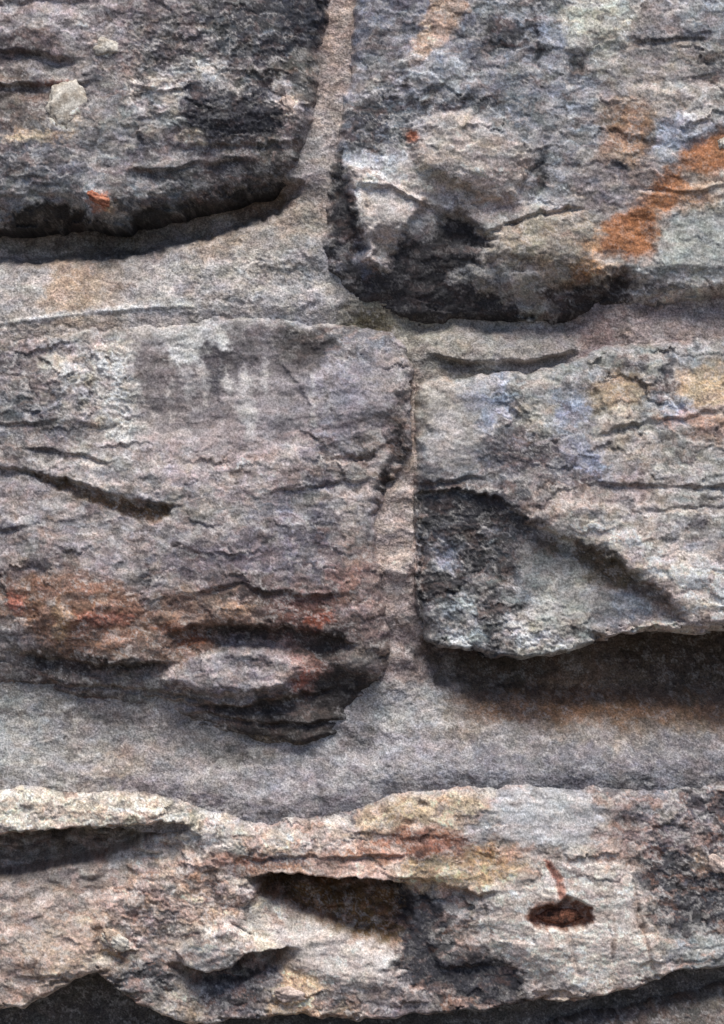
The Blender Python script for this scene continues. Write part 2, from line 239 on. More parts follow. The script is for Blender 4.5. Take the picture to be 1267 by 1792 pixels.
def groove(pts, wd, dep, rag=1.0):
    P = np.array(pts, np.float32); sl_ = box(P[:, 0].min() - 20, P[:, 1].min() - 20, P[:, 0].max() + 20, P[:, 1].max() + 20)
    x = U[sl_] + rag * 4 * W2x[sl_]; y = V[sl_] + rag * 4 * W2y[sl_]
    d = np.full(x.shape, 1e9, np.float32)
    for (ax, ay), (bx, by) in zip(P[:-1], P[1:]):
        ex, ey = bx - ax, by - ay; t = np.clip(((x - ax) * ex + (y - ay) * ey) / (ex * ex + ey * ey), 0, 1)
        d = np.minimum(d, np.hypot(x - ax - t * ex, y - ay - t * ey))
    HS[sl_] -= dep * np.exp(-(d / wd) ** 2)
def plate(poly, h, f=3, rag=1.0, H=None):
    H = HS if H is None else H
    P = np.array(poly, np.float32); sl_ = box(P[:, 0].min() - 30, P[:, 1].min() - 30, P[:, 0].max() + 30, P[:, 1].max() + 30)
    d = sdf(poly, U[sl_] + rag * (5 * W2x[sl_] + 3 * W1x[sl_]), V[sl_] + rag * (5 * W2y[sl_] + 3 * W1y[sl_]))
    H[sl_] += h * sstep(-f, f, d)
def patch(poly, rgb, f=10, op=1., rag=1.0, brk=0., C=None, inner=0.):
    C = CS if C is None else C
    P = np.array(poly, np.float32); q = f + 45
    sl_ = box(P[:, 0].min() - q, P[:, 1].min() - q, P[:, 0].max() + q, P[:, 1].max() + q)
    d = sdf(poly, U[sl_] + rag * (9 * W2x[sl_] + 5 * W1x[sl_]), V[sl_] + rag * (8 * W2y[sl_] + 4 * W1y[sl_]))
    d = d + brk * (12 * N_med[sl_] + 9 * N_fine[sl_])
    m = (sstep(-f, f, d) * min(.96, op * 1.28))[..., None]
    C[sl_] = C[sl_] * (1 - m) + lin(rgb) * m
def ell(cx, cy, rx, ry, a=0, n=14):
    a = math.radians(a); o = []
    for k in range(n):
        t = 2 * math.pi * k / n; x, y = rx * math.cos(t), ry * math.sin(t)
        o.append((cx + x * math.cos(a) - y * math.sin(a), cy + x * math.sin(a) + y * math.cos(a)))
    return o

# upper left stone
ledge([(-200,90),(0,92),(60,95),(125,102)], 6, 20, 26, 24)
ledge([(-200,150),(0,152),(70,150),(155,143)], 5, 16, 18, 24)
ledge([(-100,4),(0,5),(150,3)], 3, 9, 14, 8)
ledge([(235,158),(290,166),(335,152)], 5, 8, 12, 12)
ledge([(300,256),(420,252),(530,252)], 3, 8, 20, 14)
ledge([(230,300),(300,296),(350,282),(440,278)], 4, 9, 16, 22)
ledge([(0,335),(60,338),(130,345)], 4, 8, 16, 14)
ledge([(240,210),(300,200),(350,205)], 2, 5, 14, 10)
plate(ell(262,150,30,10,-12), 5); plate(ell(180,355,30,14,30), 8); plate(ell(285,330,26,12,-15), 9)
# upper right stone
ledge([(625,328),(700,336),(752,360)], 4, 11, 18, 12)
ledge([(760,300),(800,325),(850,350),(905,352)], 3, 6, 30, 14)
ledge([(800,370),(850,405),(905,388),(960,372),(1010,362)], 5, 12, 14, 14)
ledge([(1100,68),(1160,72),(1225,68)], 2, 8, 14, 10)
ledge([(1120,330),(1180,338),(1267,330)], 3, 7, 20, 14)
ledge([(1125,520),(1160,536),(1267,518)], 3, 2, 14, 10)
ledge([(1000,500),(1060,492),(1095,470)], 6, 12, 14, 14)
groove([(930,20),(936,60),(940,120)], 4, 6); groove([(905,350),(930,300),(950,285)], 4, 6); groove([(1075,290),(1085,300)], 6, 6)
plate([(722,215),(800,205),(900,240),(915,300),(905,352),(850,345),(780,318),(735,290),(720,250)], 15, 10)
plate([(604,288),(640,298),(745,352),(702,410),(682,472),(652,472),(628,400)], 15, 6)
plate([(760,372),(800,372),(840,396),(870,420),(840,436),(790,430)], -20, 9)
plate([(880,400),(1000,372),(1030,440),(1080,470),(1000,490),(940,530),(890,500),(850,440)], 12, 8)
plate([(960,500),(1000,500),(1060,494),(1096,472),(1098,530),(1040,570),(960,575)], -14, 7)
plate([(600,290),(628,300),(645,380),(660,465),(640,470),(625,420),(610,350)], 12, 5)
groove([(1000,115),(1018,128)], 8, 7)
plate([(1000,20),(1080,10),(1090,80),(1000,85)], 6, 10); plate([(1120,340),(1290,320),(1290,480),(1150,470)], 8, 8); plate([(700,110),(780,90),(840,150),(800,190),(720,180)], 8, 8); plate([(1080,160),(1267,150),(1290,220),(1180,260),(1090,240)], 7, 10)
# middle left stone
ledge([(-100,740),(0,742),(120,738),(210,752)], 3, 6, 24, 16)
ledge([(55,788),(130,796),(195,810)], 4, 9, 14, 14)
ledge([(-60,812),(40,822),(110,838),(200,868),(306,888)], 6, 13, 30, 24, rag=1.0)
ledge([(240,545),(380,540),(470,548),(560,562)], 2, 6, 10, 18)
groove([(500,640),(525,670),(545,710),(545,750)], 3, -4)
groove([(704,690),(710,740),(698,785),(674,840)], 9, 14)
ledge([(480,860),(560,850),(640,840)], 2, 6, 20, 14); ledge([(590,795),(640,800),(690,770)], 3, 8, 20, 12)
ledge([(0,925),(40,925)], 5, 10, 12, 12)
ledge([(345,1040),(410,1022),(470,1035),(600,1040)], 4, 8, 16, 18)
ledge([(315,1104),(370,1092),(450,1097),(540,1104),(610,1124)], 6, 24, 14, 30)
plate([(520,1185),(590,1172),(650,1180),(650,1250),(580,1268),(520,1240)], -16, 24)
ledge([(50,1142),(100,1152),(200,1162),(285,1164)], 6, 24, 22, 22)
ledge([(300,1112),(330,1118),(375,1108)], 4, 8, 12, 12)
ledge([(20,1195),(150,1200),(280,1210),(360,1232)], 4, 14, 16, 16)
ledge([(260,1222),(330,1236),(420,1238),(500,1225),(570,1205)], 5, 22, 14, 26)
ledge([(340,1250),(430,1262),(520,1270),(600,1262)], 6, 16, 10, 18)
plate([(285,1190),(340,1150),(400,1132),(480,1138),(525,1165),(500,1200),(430,1218),(350,1212)], 16, 10, .6)
plate(ell(430,1160,44,11,4), -6, 5); plate(ell(405,1075,34,20), 9, 4); plate(ell(300,1085,30,14,20), 6, 4)
ledge([(365,1200),(440,1210),(520,1190)], 2, 6, 10, 10)
# middle right stone
ledge([(736,846),(790,842),(838,834)], 4, 14, 14, 10)
ledge([(1040,756),(1150,738),(1290,712)], 5, 6, 26, 30)
ledge([(1000,842),(1100,850),(1290,850)], 3, 7, 20, 20)
ledge([(1090,890),(1180,892),(1290,880)], 2, 6, 16, 14)
plate([(1040,675),(1060,668),(1075,720),(1060,725)], 3); groove([(1155,650),(1165,690),(1195,722)], 5, 6)
groove([(872,742),(890,752),(905,735),(895,720)], 4, 6); groove([(905,700),(925,720),(935,760)], 3, -4)
SCAR = [(735,862),(800,855),(872,872),(935,920),(985,940),(1035,962),(1075,985),(1125,1012),(1165,1045),(1192,1086),(1120,1096),(1075,1108),(1000,1152),(900,1180),(735,1180)]
plate([(930,905),(1000,880),(1290,900),(1290,1090),(1200,1090),(1170,1045),(1130,1010),(1075,980),(1000,945)], 10, 9, 1.2)
plate(SCAR, -19, 2.5, 1.1)
ledge([(940,1000),(990,985),(1040,1000)], 3, -4, 14, 20)
groove([(1080,905),(1075,950)], 3, 4)
# bottom stone
ledge([(-260,1468),(-100,1470),(0,1462),(60,1453),(150,1450),(220,1446),(280,1438),(318,1442)], 12, 120, 30, 42, rag=.7, soft=3)
ledge([(330,1452),(350,1460),(372,1478)], 0, 10, 12, 14)
ledge([(430,1500),(520,1492),(600,1498),(700,1492)], 4, 10, 18, 12)
ledge([(455,1532),(520,1526),(590,1536),(650,1536),(705,1548)], 9, 105, 14, 46, soft=3)
ledge([(600,1450),(700,1462),(800,1468)], 3, 5, 16, 14)
ledge([(690,1535),(760,1540),(830,1562),(860,1555)], 6, 16, 16, 20)
plate([(312,1660),(340,1638),(400,1615),(450,1640),(500,1655),(470,1662),(430,1664),(405,1690),(360,1696),(325,1685)], 22, 5, .4)
ledge([(318,1684),(365,1700),(405,1690),(432,1664),(505,1656)], 6, 60, 8, 28, rag=.4, soft=3)
ledge([(400,1606),(430,1625),(470,1648)], 3, 10, 10, 10)
plate([(430,1560),(500,1590),(580,1615),(650,1650),(690,1660),(690,1720),(600,1720),(520,1690),(460,1640)], 10, 14)
plate([(178,1622),(215,1640),(240,1660),(200,1665)], 12, 3); groove([(172,1625),(178,1665),(210,1680)], 7, 14)
ledge([(20,1702),(80,1706),(150,1700)], 3, 10, 12, 12)
plate(ell(340,1480,14,24,-25), -10, 5); plate(ell(370,1560,12,40), -8, 8); plate(ell(415,1560,34,24), 6, 6)
plate(ell(505,1738,34,14), 8, 4); plate(ell(250,1595,16,22), -6, 5)
groove([(840,1560),(855,1610),(862,1660)], 2.5, 4, .5); groove([(995,1625),(1008,1700)], 3, 5, .5); groove([(1115,1590),(1130,1660),(1145,1710)], 4, 8, .5)
groove([(1105,1540),(1115,1590)], 3, 5, .5); groove([(960,1512),(978,1565)], 4, 5, .4); groove([(940,1520),(950,1560)], 3, 3, .5); groove([(1060,1600),(1070,1680)], 2.5, 3)
plate([(930,1596),(935,1588),(960,1582),(975,1584),(990,1566),(1015,1572),(1034,1590),(1036,1606),(1025,1618),(1000,1623),(960,1622),(935,1616),(924,1606)], -26, 4, .6)
groove([(738,1405),(740,1406)], 7, 9); groove([(712,1440),(714,1441)], 8, 7)
plate([(1140,1445),(1170,1435),(1200,1450),(1200,1500),(1140,1500)], -5, 4); plate([(1240,1490),(1267,1500),(1300,1545),(1260,1535),(1235,1512)], 9, 3)
plate([(1205,1640),(1230,1632),(1275,1650),(1240,1690),(1205,1700)], 5, 3)

plate([(-260,1466),(0,1462),(60,1453),(150,1450),(220,1446),(280,1438),(318,1440),(230,1482),(150,1506),(60,1524),(0,1534),(-260,1540)], -72, 7, .7)
plate([(450,1535),(520,1529),(590,1538),(650,1540),(712,1552),(718,1600),(690,1645),(620,1630),(540,1600),(470,1565)], -40, 9, .7)
plate([(300,1688),(365,1702),(405,1692),(432,1666),(505,1657),(480,1682),(420,1718),(340,1724)], -28, 6, .6)
plate([(30,820),(110,838),(200,866),(306,886),(300,905),(262,918),(185,888),(100,855)], -10, 4, 1.1)
plate([(330,1104),(450,1098),(560,1106),(600,1130),(560,1150),(500,1140),(420,1128),(370,1120)], -12, 12, 2.)
plate([(700,1600),(740,1560),(770,1600),(745,1640),(770,1690),(830,1690),(905,1690),(910,1730),(860,1760),(760,1750),(690,1690)], -10, 6, 1.2)
# ------------------------------------------------------------------ stains, lichen and mineral patches (stone colours, plus shade painted under lips and ledges)
RUST = (168, 112, 74)
patch([(1290,215),(1240,240),(1195,262),(1172,298),(1148,312),(1128,350),(1062,388),(1042,440),(1100,452),(1150,446),(1165,392),(1202,332),(1190,302),(1240,310),(1290,300)], RUST, 11, .95, .9, .45)
patch(ell(1100,230,40,50), (150,112,84), 22, .5, 1, 1); patch(ell(1215,350,30,26), (170,125,90), 16, .5, 1, 1)
patch([(795,-40),(815,0),(800,40),(765,70),(735,112),(712,110),(728,70),(750,20),(770,-40)], (184,156,140), 8, .95, .9, .4)
patch([(770,-40),(822,-40),(818,20),(790,60),(745,105),(705,122),(728,70),(755,20)], (182,156,140), 8, .7, .9, .5)
patch([(745,95),(700,130),(650,165),(612,185),(608,160),(650,130),(700,105)], (168,162,160), 9, .6, 1, .8)
patch(ell(723,240,11,10), (185,115,85), 5, .9, .5)
patch(ell(1025,475,26,20), (180,130,80), 10, .55, 1, 1); patch(ell(1035,440,14,40,20), (170,128,90), 10, .5, 1, 1)
DARK = (56, 56, 62)
patch([(330,140),(385,150),(430,165),(478,122),(488,160),(462,178),(492,195),(498,232),(450,246),(370,236),(326,222),(318,190)], DARK, 7, .9, 1, .6)
for e in [(335,70,14,12),(416,96,16,12),(440,30,50,24),(500,70,36,20),(545,14,34,26),(345,40,22,12),(300,50,14,8),(480,95,30,20),(255,125,20,14),(180,130,14,10),(250,250,20,10),(270,100,16,9),(505,35,22,16)]:
    patch(ell(*e), DARK, 8, .5, 1.2, 1)
for e in [(650,200,34,30),(660,70,20,20),(690,150,24,10),(640,250,30,16),(850,180,24,16),(770,172,26,8),(880,60,40,30),(935,70,9,50),(1010,122,14,14),(1010,100,10,8),(1240,120,22,16),(1080,295,14,16),(945,300,14,30),(1130,70,36,8),(1200,68,26,7),(930,150,20,6),(800,190,40,8),(1270,130,20,14),(940,5,50,12)]:
    patch(ell(*e), (66,67,72), 8, .7, 1.2, 1)
patch([(566,290),(596,260),(606,300),(628,360),(640,430),(664,468),(700,424),(740,420),(772,384),(822,408),(852,452),(872,492),(905,522),(945,560),(880,580),(640,575),(560,480),(548,410)], (58,56,58), 7, .85, 1, .5)  # dark lower left part, running down to the underside
patch(ell(640,455,16,34,-10), (120,120,132), 10, .8, 1, .6); patch(ell(600,440,10,30), (95,95,105), 10, .5, 1, 1)
for e in [(375,660,16,36),(395,625,30,18),(360,600,14,14),(430,640,22,8)]: patch(ell(*e), (84,80,84), 8, .75, 1.2, .6)
patch([(298,600),(345,560),(360,548),(400,585),(405,612),(380,600),(355,585),(350,630),(320,640),(296,640)], (195,193,190), 7, .8, 1, .5)
for e in [(355,668,8,34),(430,690,12,46),(398,672,8,28),(440,735,11,46),(330,680,7,30),(300,700,6,40),(468,660,6,30),(545,700,6,50),(210,690,16,70),(180,660,9,50),(150,680,8,44)]: patch(ell(*e), (190,184,181), 7, .66, 1, .6)
patch(ell(530,600,44,26), (78,73,72), 14, .7, 1, .8); patch(ell(470,555,70,12), (72,64,66), 8, .6, 1, .8)
for e in [(200,720,24,50),(140,650,34,16),(190,620,20,20),(100,640,30,10)]: patch(ell(*e), (200,193,186), 10, .6, 1.4, 1)
for e in [(60,710,30,18),(20,640,16,30),(500,740,26,14),(545,780,40,14),(600,770,40,10),(20,760,40,12),(110,765,30,8)]: patch(ell(*e), (98,95,100), 10, .6, 1.3, 1)
patch([(40,823),(110,840),(200,870),(302,888),(300,905),(262,918),(185,888),(100,855)], (104,82,60), 6, .8, 1., .4)  # brown slot floor, the flake's shadow painted into its tone
patch([(25,1010),(120,995),(240,1030),(265,1090),(240,1130),(120,1140),(40,1100)], (138,104,86), 16, .65, 1, 1)
for e in [(33,1050,14,18,0,(170,105,85)),(185,1080,50,14,0,(150,98,82)),(110,1090,16,40,0,(165,132,104)),(420,1068,28,16,0,(165,130,108)),(560,1085,24,16,0,(150,88,70)),(300,1095,20,12,0,(170,120,95)),(520,1185,20,16,0,(150,92,78)),(345,1120,34,10,-12,(125,80,58)),(610,1005,36,20,0,(148,112,102))]:
    patch(ell(*e[:5]), e[5], 9, .75, 1.1, .7)
for e in [(525,990,22,14),(490,940,20,14),(560,915,16,30),(260,990,10,30),(470,990,40,9),(500,860,30,12),(560,840,30,14),(20,925,26,10)]: patch(ell(*e), (88,86,96), 8, .65, 1.2, .8)
for e in [(440,1105,80,16),(560,1125,50,26),(420,1035,60,8),(600,1210,56,44),(160,1165,120,12),(510,1275,100,30),(430,1245,80,10),(700,765,16,34),(672,840,16,22),(690,700,10,20)]: patch(ell(*e), (58,53,52), 10, .7, 1, .8)  # undercuts and hollows: shade below the ledges painted into the colour
# spall scar
patch([(735,862),(800,858),(870,870),(925,915),(935,940),(880,960),(850,1000),(790,1050),(740,1045)], (62,61,64), 14, .6, 1.2, 1.2)
for e in [(775,975,30,22,(140,142,150)),(800,1070,40,14,(165,167,168)),(820,1118,30,12,(188,192,192)),(960,1060,26,40,(178,176,170)),(930,1120,56,16,(196,193,188)),(905,1080,10,30,(180,178,175)),(1000,1050,30,60,(150,148,142)),(860,930,14,16,(120,122,128)),(1110,1060,40,16,(142,146,156)),(975,1010,30,20,(150,150,146)),(960,960,26,16,(100,90,78))]:
    patch(ell(*e[:4]), e[4], 10, .7, 1.3, .9)
for e in [(860,1120,14,26),(770,1040,30,14),(880,1000,20,20),(860,1075,20,20),(760,905,14,30),(840,880,24,16),(1010,1100,16,8),(900,1060,14,14),(830,985,14,30)]: patch(ell(*e), (58,57,60), 8, .7, 1.3, .8)
patch([(1005,945),(1040,960),(1080,985),(1130,1012),(1172,1050),(1192,1084),(1165,1078),(1120,1042),(1060,1010),(1005,975)], (92,78,60), 10, .6, .6, .5)  # crescent shadow of the broken edge, painted into the scar's colour
patch([(985,905),(1080,940),(1120,930),(1290,985),(1290,1070),(1210,1060),(1180,1030),(1120,995),(1060,960),(990,930)], (206,192,184), 12, .6, 1, 1)
patch([(1100,1092),(1160,1088),(1200,1100),(1267,1098),(1300,1112),(1100,1116)], (205,190,180), 5, .8, .8, .5)
for e in [(885,690,14,50,(146,152,168)),(1005,715,20,24,(150,156,170)),(1032,812,20,14,(148,154,172)),(1192,705,8,18,(152,160,180)),(850,725,18,34,(140,146,160)),(1230,680,50,34,(184,160,130)),(1210,735,60,10,(190,150,128)),(1090,680,50,30,(162,140,114)),(800,770,36,60,(168,162,158))]:
    patch(ell(*e[:4]), e[4], 12, .6, 1.2, .9)
for e in [(910,795,60,24),(1000,835,50,18),(880,745,12,12),(850,770,8,14),(1200,800,20,10),(1165,660,12,30),(1110,640,20,10),(1160,680,20,20),(890,870,30,20)]: patch(ell(*e), (82,78,82), 8, .65, 1.3, 1)
# bottom stone
for e in [(740,1472,90,22,(140,96,78)),(690,1490,80,14,(152,106,86)),(560,1500,70,10,(150,112,96)),(440,1500,60,9,(150,108,92)),(870,1490,50,16,(178,136,108)),(720,1405,66,26,(208,180,148)),(790,1390,40,24,(205,188,168)),(740,1530,70,22,(212,186,158)),(855,1512,34,22,(200,158,108)),(620,1545,50,10,(190,140,122)),(640,1520,40,10,(205,168,152)),(90,1385,50,12,(190,170,128)),(110,1660,40,30,(196,172,152)),(500,1738,26,12,(206,176,140)),(330,1545,30,16,(190,160,135)),(360,1500,50,12,(185,150,135)),(1090,1450,36,24,(160,134,124)),(1160,1460,26,26,(112,100,100))]:
    patch(ell(*e[:4]), e[4], 9, .65, 1.3, .9)
patch([(455,1535),(560,1530),(700,1550),(715,1600),(690,1650),(620,1640),(540,1600),(450,1565)], (112,86,56), 12, .7, .8, .6)
patch([(1010,1500),(1100,1520),(1130,1600),(1150,1700),(1050,1725),(920,1735),(860,1680),(830,1600),(860,1560),(940,1530)], (208,196,188), 14, .6, 1, .9)
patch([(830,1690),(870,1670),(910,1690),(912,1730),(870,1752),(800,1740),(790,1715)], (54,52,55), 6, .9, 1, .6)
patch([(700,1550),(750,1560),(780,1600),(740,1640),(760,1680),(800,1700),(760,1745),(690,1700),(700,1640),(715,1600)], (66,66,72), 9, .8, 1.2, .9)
for e in [(1190,1600,70,22),(1240,1570,40,40),(1160,1500,50,20),(1240,1390,50,40),(1200,1350,80,12),(1255,1470,20,30),(1060,1560,20,8)]: patch(ell(*e), (64,63,67), 9, .75, 1.3, .9)
for e in [(610,1400,26,30),(250,1595,14,18),(370,1550,14,44),(340,1480,12,22),(510,1500,40,8),(130,1435,34,9),(400,1740,50,24),(270,1710,50,30),(430,1700,60,20),(590,1740,40,14)]: patch(ell(*e), (84,82,86), 8, .7, 1.2, .8)
patch([(951,1504),(966,1508),(984,1540),(990,1568),(980,1568),(968,1536)], (172,84,56), 3, .8, .35)
for e in [(1126,1630,5,30,-12),(1110,1610,6,30,-10),(960,1640,4,30),(1070,1640,4,40)]: patch(ell(*e), (120,88,66), 4, .6, .8, .5)
patch(ell(980,1598,52,21), (98,68,56), 4, .75, .7, .4)
# more mineral fields and dark hollows
patch([(1000,922),(1060,946),(1120,980),(1178,1026),(1204,1076),(1300,1076),(1300,1000),(1190,985),(1120,940),(1040,912)], (226,212,204), 8, .72, 1, .6)
patch([(625,1420),(680,1385),(800,1370),(850,1400),(820,1440),(700,1445),(640,1450)], (208,184,156), 12, .6, 1.1, .9)
patch([(690,1512),(780,1500),(880,1495),(890,1535),(820,1560),(740,1548)], (206,174,140), 10, .55, 1.1, .9)
for P_, rgb, f_, op_, br_ in [
  ([(604,288),(640,298),(745,352),(702,410),(682,472),(652,472),(628,400)], (190,179,173), 7, .75, .5), ([(632,300),(700,305),(750,345),(690,330),(640,325)], (200,190,184), 6, .6, .6),
  ([(768,386),(800,380),(830,400),(862,418),(840,432),(800,424)], (52,50,52), 5, .75, .5), ([(850,440),(900,450),(960,540),(930,560),(890,525),(850,505),(790,480)], (160,156,152), 8, .6, .9),
  ([(880,395),(1000,370),(1010,440),(960,480),(900,470),(860,440)], (150,138,122), 12, .6, .8), ([(1000,500),(1060,492),(1092,470),(1096,520),(1050,565),(990,560)], (58,53,53), 8, .75, .7),
  ([(622,0),(735,0),(720,60),(690,110),(640,140),(606,140),(615,60)], (118,116,122), 14, .45, .9), ([(1110,500),(1180,500),(1267,490),(1290,515),(1160,532),(1110,520)], (186,178,172), 8, .6, .8),
  ([(1150,380),(1290,350),(1290,470),(1140,470)], (160,163,158), 16, .6, .8), ([(985,20),(1080,15),(1085,75),(1000,80)], (180,178,166), 14, .6, .9),
  ([(242,600),(290,640),(345,650),(350,740),(430,760),(300,775),(240,760)], (136,127,126), 26, .22, 1.), ([(180,600),(235,600),(245,690),(240,770),(200,760),(175,680)], (200,194,188), 9, .65, .9),
  ([(240,775),(380,765),(540,770),(540,850),(450,872),(300,840)], (180,166,164), 22, .5, .9), ([(90,880),(180,900),(270,925),(340,930),(300,980),(150,960)], (164,156,154), 18, .5, .9),
  ([(300,940),(480,930),(600,940),(600,1010),(420,1015),(300,990)], (126,116,121), 24, .45, .9), ([(285,1190),(340,1152),(400,1134),(480,1140),(522,1165),(500,1198),(430,1212),(350,1208)], (160,151,152), 14, .55, .8),
  ([(395,1152),(440,1146),(472,1158),(440,1170),(400,1166)], (96,92,96), 5, .7, .5), ([(560,640),(690,610),(700,700),(600,780),(555,760)], (146,141,148), 20, .4, .9),
  ([(655,620),(705,610),(715,680),(680,720),(650,690)], (150,140,138), 12, .4, .9), ([(590,840),(650,820),(650,900),(590,930)], (166,156,154), 14, .5, .9),
  ([(-60,1385),(60,1374),(200,1388),(330,1402),(320,1436),(200,1444),(60,1450),(-60,1460)], (208,196,180), 7, .65, .8), ([(330,1440),(420,1440),(440,1470),(350,1500),(260,1500),(200,1520),(150,1530),(240,1480)], (194,184,176), 10, .6, .9),
  ([(180,1540),(300,1500),(420,1520),(440,1600),(330,1620),(240,1640),(190,1600)], (186,160,148), 18, .45, 1.2), ([(430,1440),(600,1430),(640,1470),(560,1490),(440,1480)], (192,174,164), 12, .5, 1.),
  ([(540,1500),(640,1510),(700,1500),(690,1540),(560,1528)], (196,164,150), 9, .6, .8), ([(470,1615),(540,1610),(640,1650),(690,1660),(690,1720),(600,1728),(520,1690)], (200,190,184), 14, .6, .7),
  ([(330,1640),(400,1620),(450,1645),(400,1685),(340,1690),(318,1665)], (196,186,180), 6, .6, .6), ([(860,1560),(940,1525),(1010,1500),(1100,1530),(1125,1600),(1150,1700),(1050,1725),(930,1735),(870,1680),(830,1610)], (212,198,188), 12, .55, .7),
  ([(860,1400),(900,1368),(1020,1370),(1060,1430),(1010,1490),(900,1470)], (186,186,188), 16, .6, .8), ([(1060,1420),(1130,1380),(1267,1370),(1290,1480),(1130,1500),(1080,1480)], (116,108,112), 22, .4, 1.1),
  ([(1110,1530),(1200,1500),(1290,1540),(1290,1640),(1200,1620),(1150,1600)], (74,72,75), 14, .6, 1.1), ([(0,1560),(120,1560),(160,1640),(130,1690),(40,1700),(-40,1690)], (178,160,148), 20, .4, 1.)]:
    patch(P_, rgb, f_, op_, 1.1, br_)
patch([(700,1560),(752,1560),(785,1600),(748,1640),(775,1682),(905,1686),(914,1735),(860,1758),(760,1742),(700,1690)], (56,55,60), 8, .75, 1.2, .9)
patch([(950,1502),(966,1506),(986,1540),(992,1570),(980,1570),(968,1538)], (160,92,68), 3, .5, .4)
for e in [(1126,1635,4,34,-12),(1112,1590,4,34,-10),(1000,1665,3,40,-8),(848,1605,3,44,-10),(1070,1640,3,40)]: patch(ell(*e), (110,86,70), 3, .4, .7, .4)
patch(ell(980,1597,62,27), (116,76,58), 4, .75, .6, .3)
# left stone details
patch([(-200,392),(0,388),(30,366),(70,352),(110,358),(150,376),(190,396),(215,394),(235,368),(265,356),(300,366),(330,342),(390,336),(430,322),(470,312),(512,322),(540,345),(480,375),(300,430),(0,450),(-200,450)], (54,52,52), 6, .88, 1, .5)  # shade beneath the ragged bottom lip, painted as dark stone colour
for e in [(115,192,30,34,(218,208,196)),(70,236,75,10,(205,178,150)),(330,240,26,9,(196,184,170)),(190,82,14,12,(225,222,212)),(500,186,16,18,(212,190,176)),(492,145,12,8,(205,198,192)),(500,235,20,10,(196,176,170)),(180,355,22,14,(176,112,86)),(200,362,8,8,(212,186,152)),(350,120,50,16,(172,168,165)),(260,150,30,8,(188,178,172)),(100,148,50,4,(110,72,62)),(180,250,60,30,(172,168,166))]:
    patch(ell(*e[:4]), e[4], 7, .8, 1, .6)

# ------------------------------------------------------------------ mortar
hm = [(600,-30,-34),(590,60,-32),(578,160,-32),(566,240,-28),(545,310,-18),(525,340,-30),
 (-100,430,-100),(60,430,-100),(200,425,-98),(330,398,-96),(430,370,-90),(490,350,-76),(60,470,-24),(200,458,-26),(350,426,-28),(450,394,-26),(520,365,-18),(60,520,-6),(200,505,-6),(350,480,-8),(480,450,-12),(535,430,-20),(550,480,-34),(545,390,-30),(60,560,4),(200,543,5),(300,535,5),(390,520,4),(500,530,0),(565,538,-8),(600,545,-40),
 (650,575,-60),(750,570,-95),(870,566,-100),(980,568,-95),(760,594,-38),(870,598,-26),(980,590,-28),(780,618,-20),(870,626,-14),(980,612,-18),(770,650,-44),(870,650,-46),(960,640,-40),(1050,580,-26),(1150,562,-14),(1267,552,-14),(1150,540,-34),(1267,535,-36),(1200,580,-10),
 (728,660,-36),(732,740,-32),(728,820,-24),(700,870,-16),(690,930,-12),(695,1000,-12),(690,1080,-16),(695,1150,-24),(690,1200,-30),(760,870,-50),(760,930,-50),(760,1000,-50),(760,1080,-50),
 (760,1150,-90),(850,1165,-125),(950,1170,-135),(1100,1140,-145),(1250,1130,-145),(760,1192,-70),(850,1200,-100),(950,1200,-110),(1100,1190,-120),(1250,1190,-125),(760,1232,-46),(850,1240,-64),(950,1244,-70),(1100,1244,-76),(1250,1246,-84),(720,1280,-18),(850,1284,-24),(1000,1288,-26),(1200,1294,-34),(700,1352,8),(780,1350,12),(850,1350,16),(1000,1350,18),(1100,1350,16),(1200,1345,2),(1267,1335,-4),
 (660,1258,-44),(618,1305,-48),(520,1326,-50),(420,1314,-46),(330,1288,-40),(300,1285,-34),(200,1262,-34),(60,1245,-32),(600,1350,-16),(480,1350,-14),(300,1320,-14),(100,1290,-14),(600,1390,-2),(480,1405,0),(350,1380,2),(150,1365,2),(0,1360,2),
 (100,1760,-80),(200,1760,-84),(300,1800,-80),(500,1790,-80),(700,1790,-80),(900,1770,-76),(1050,1755,-74),(1200,1710,-74),(-600,400,-50),(-600,1300,-40),(1700,560,-40),(1700,1200,-60),(600,-400,-40),(600,2100,-60),(0,2500,-50),(1300,2500,-50),(0,-900,-40),(1300,-900,-40)]
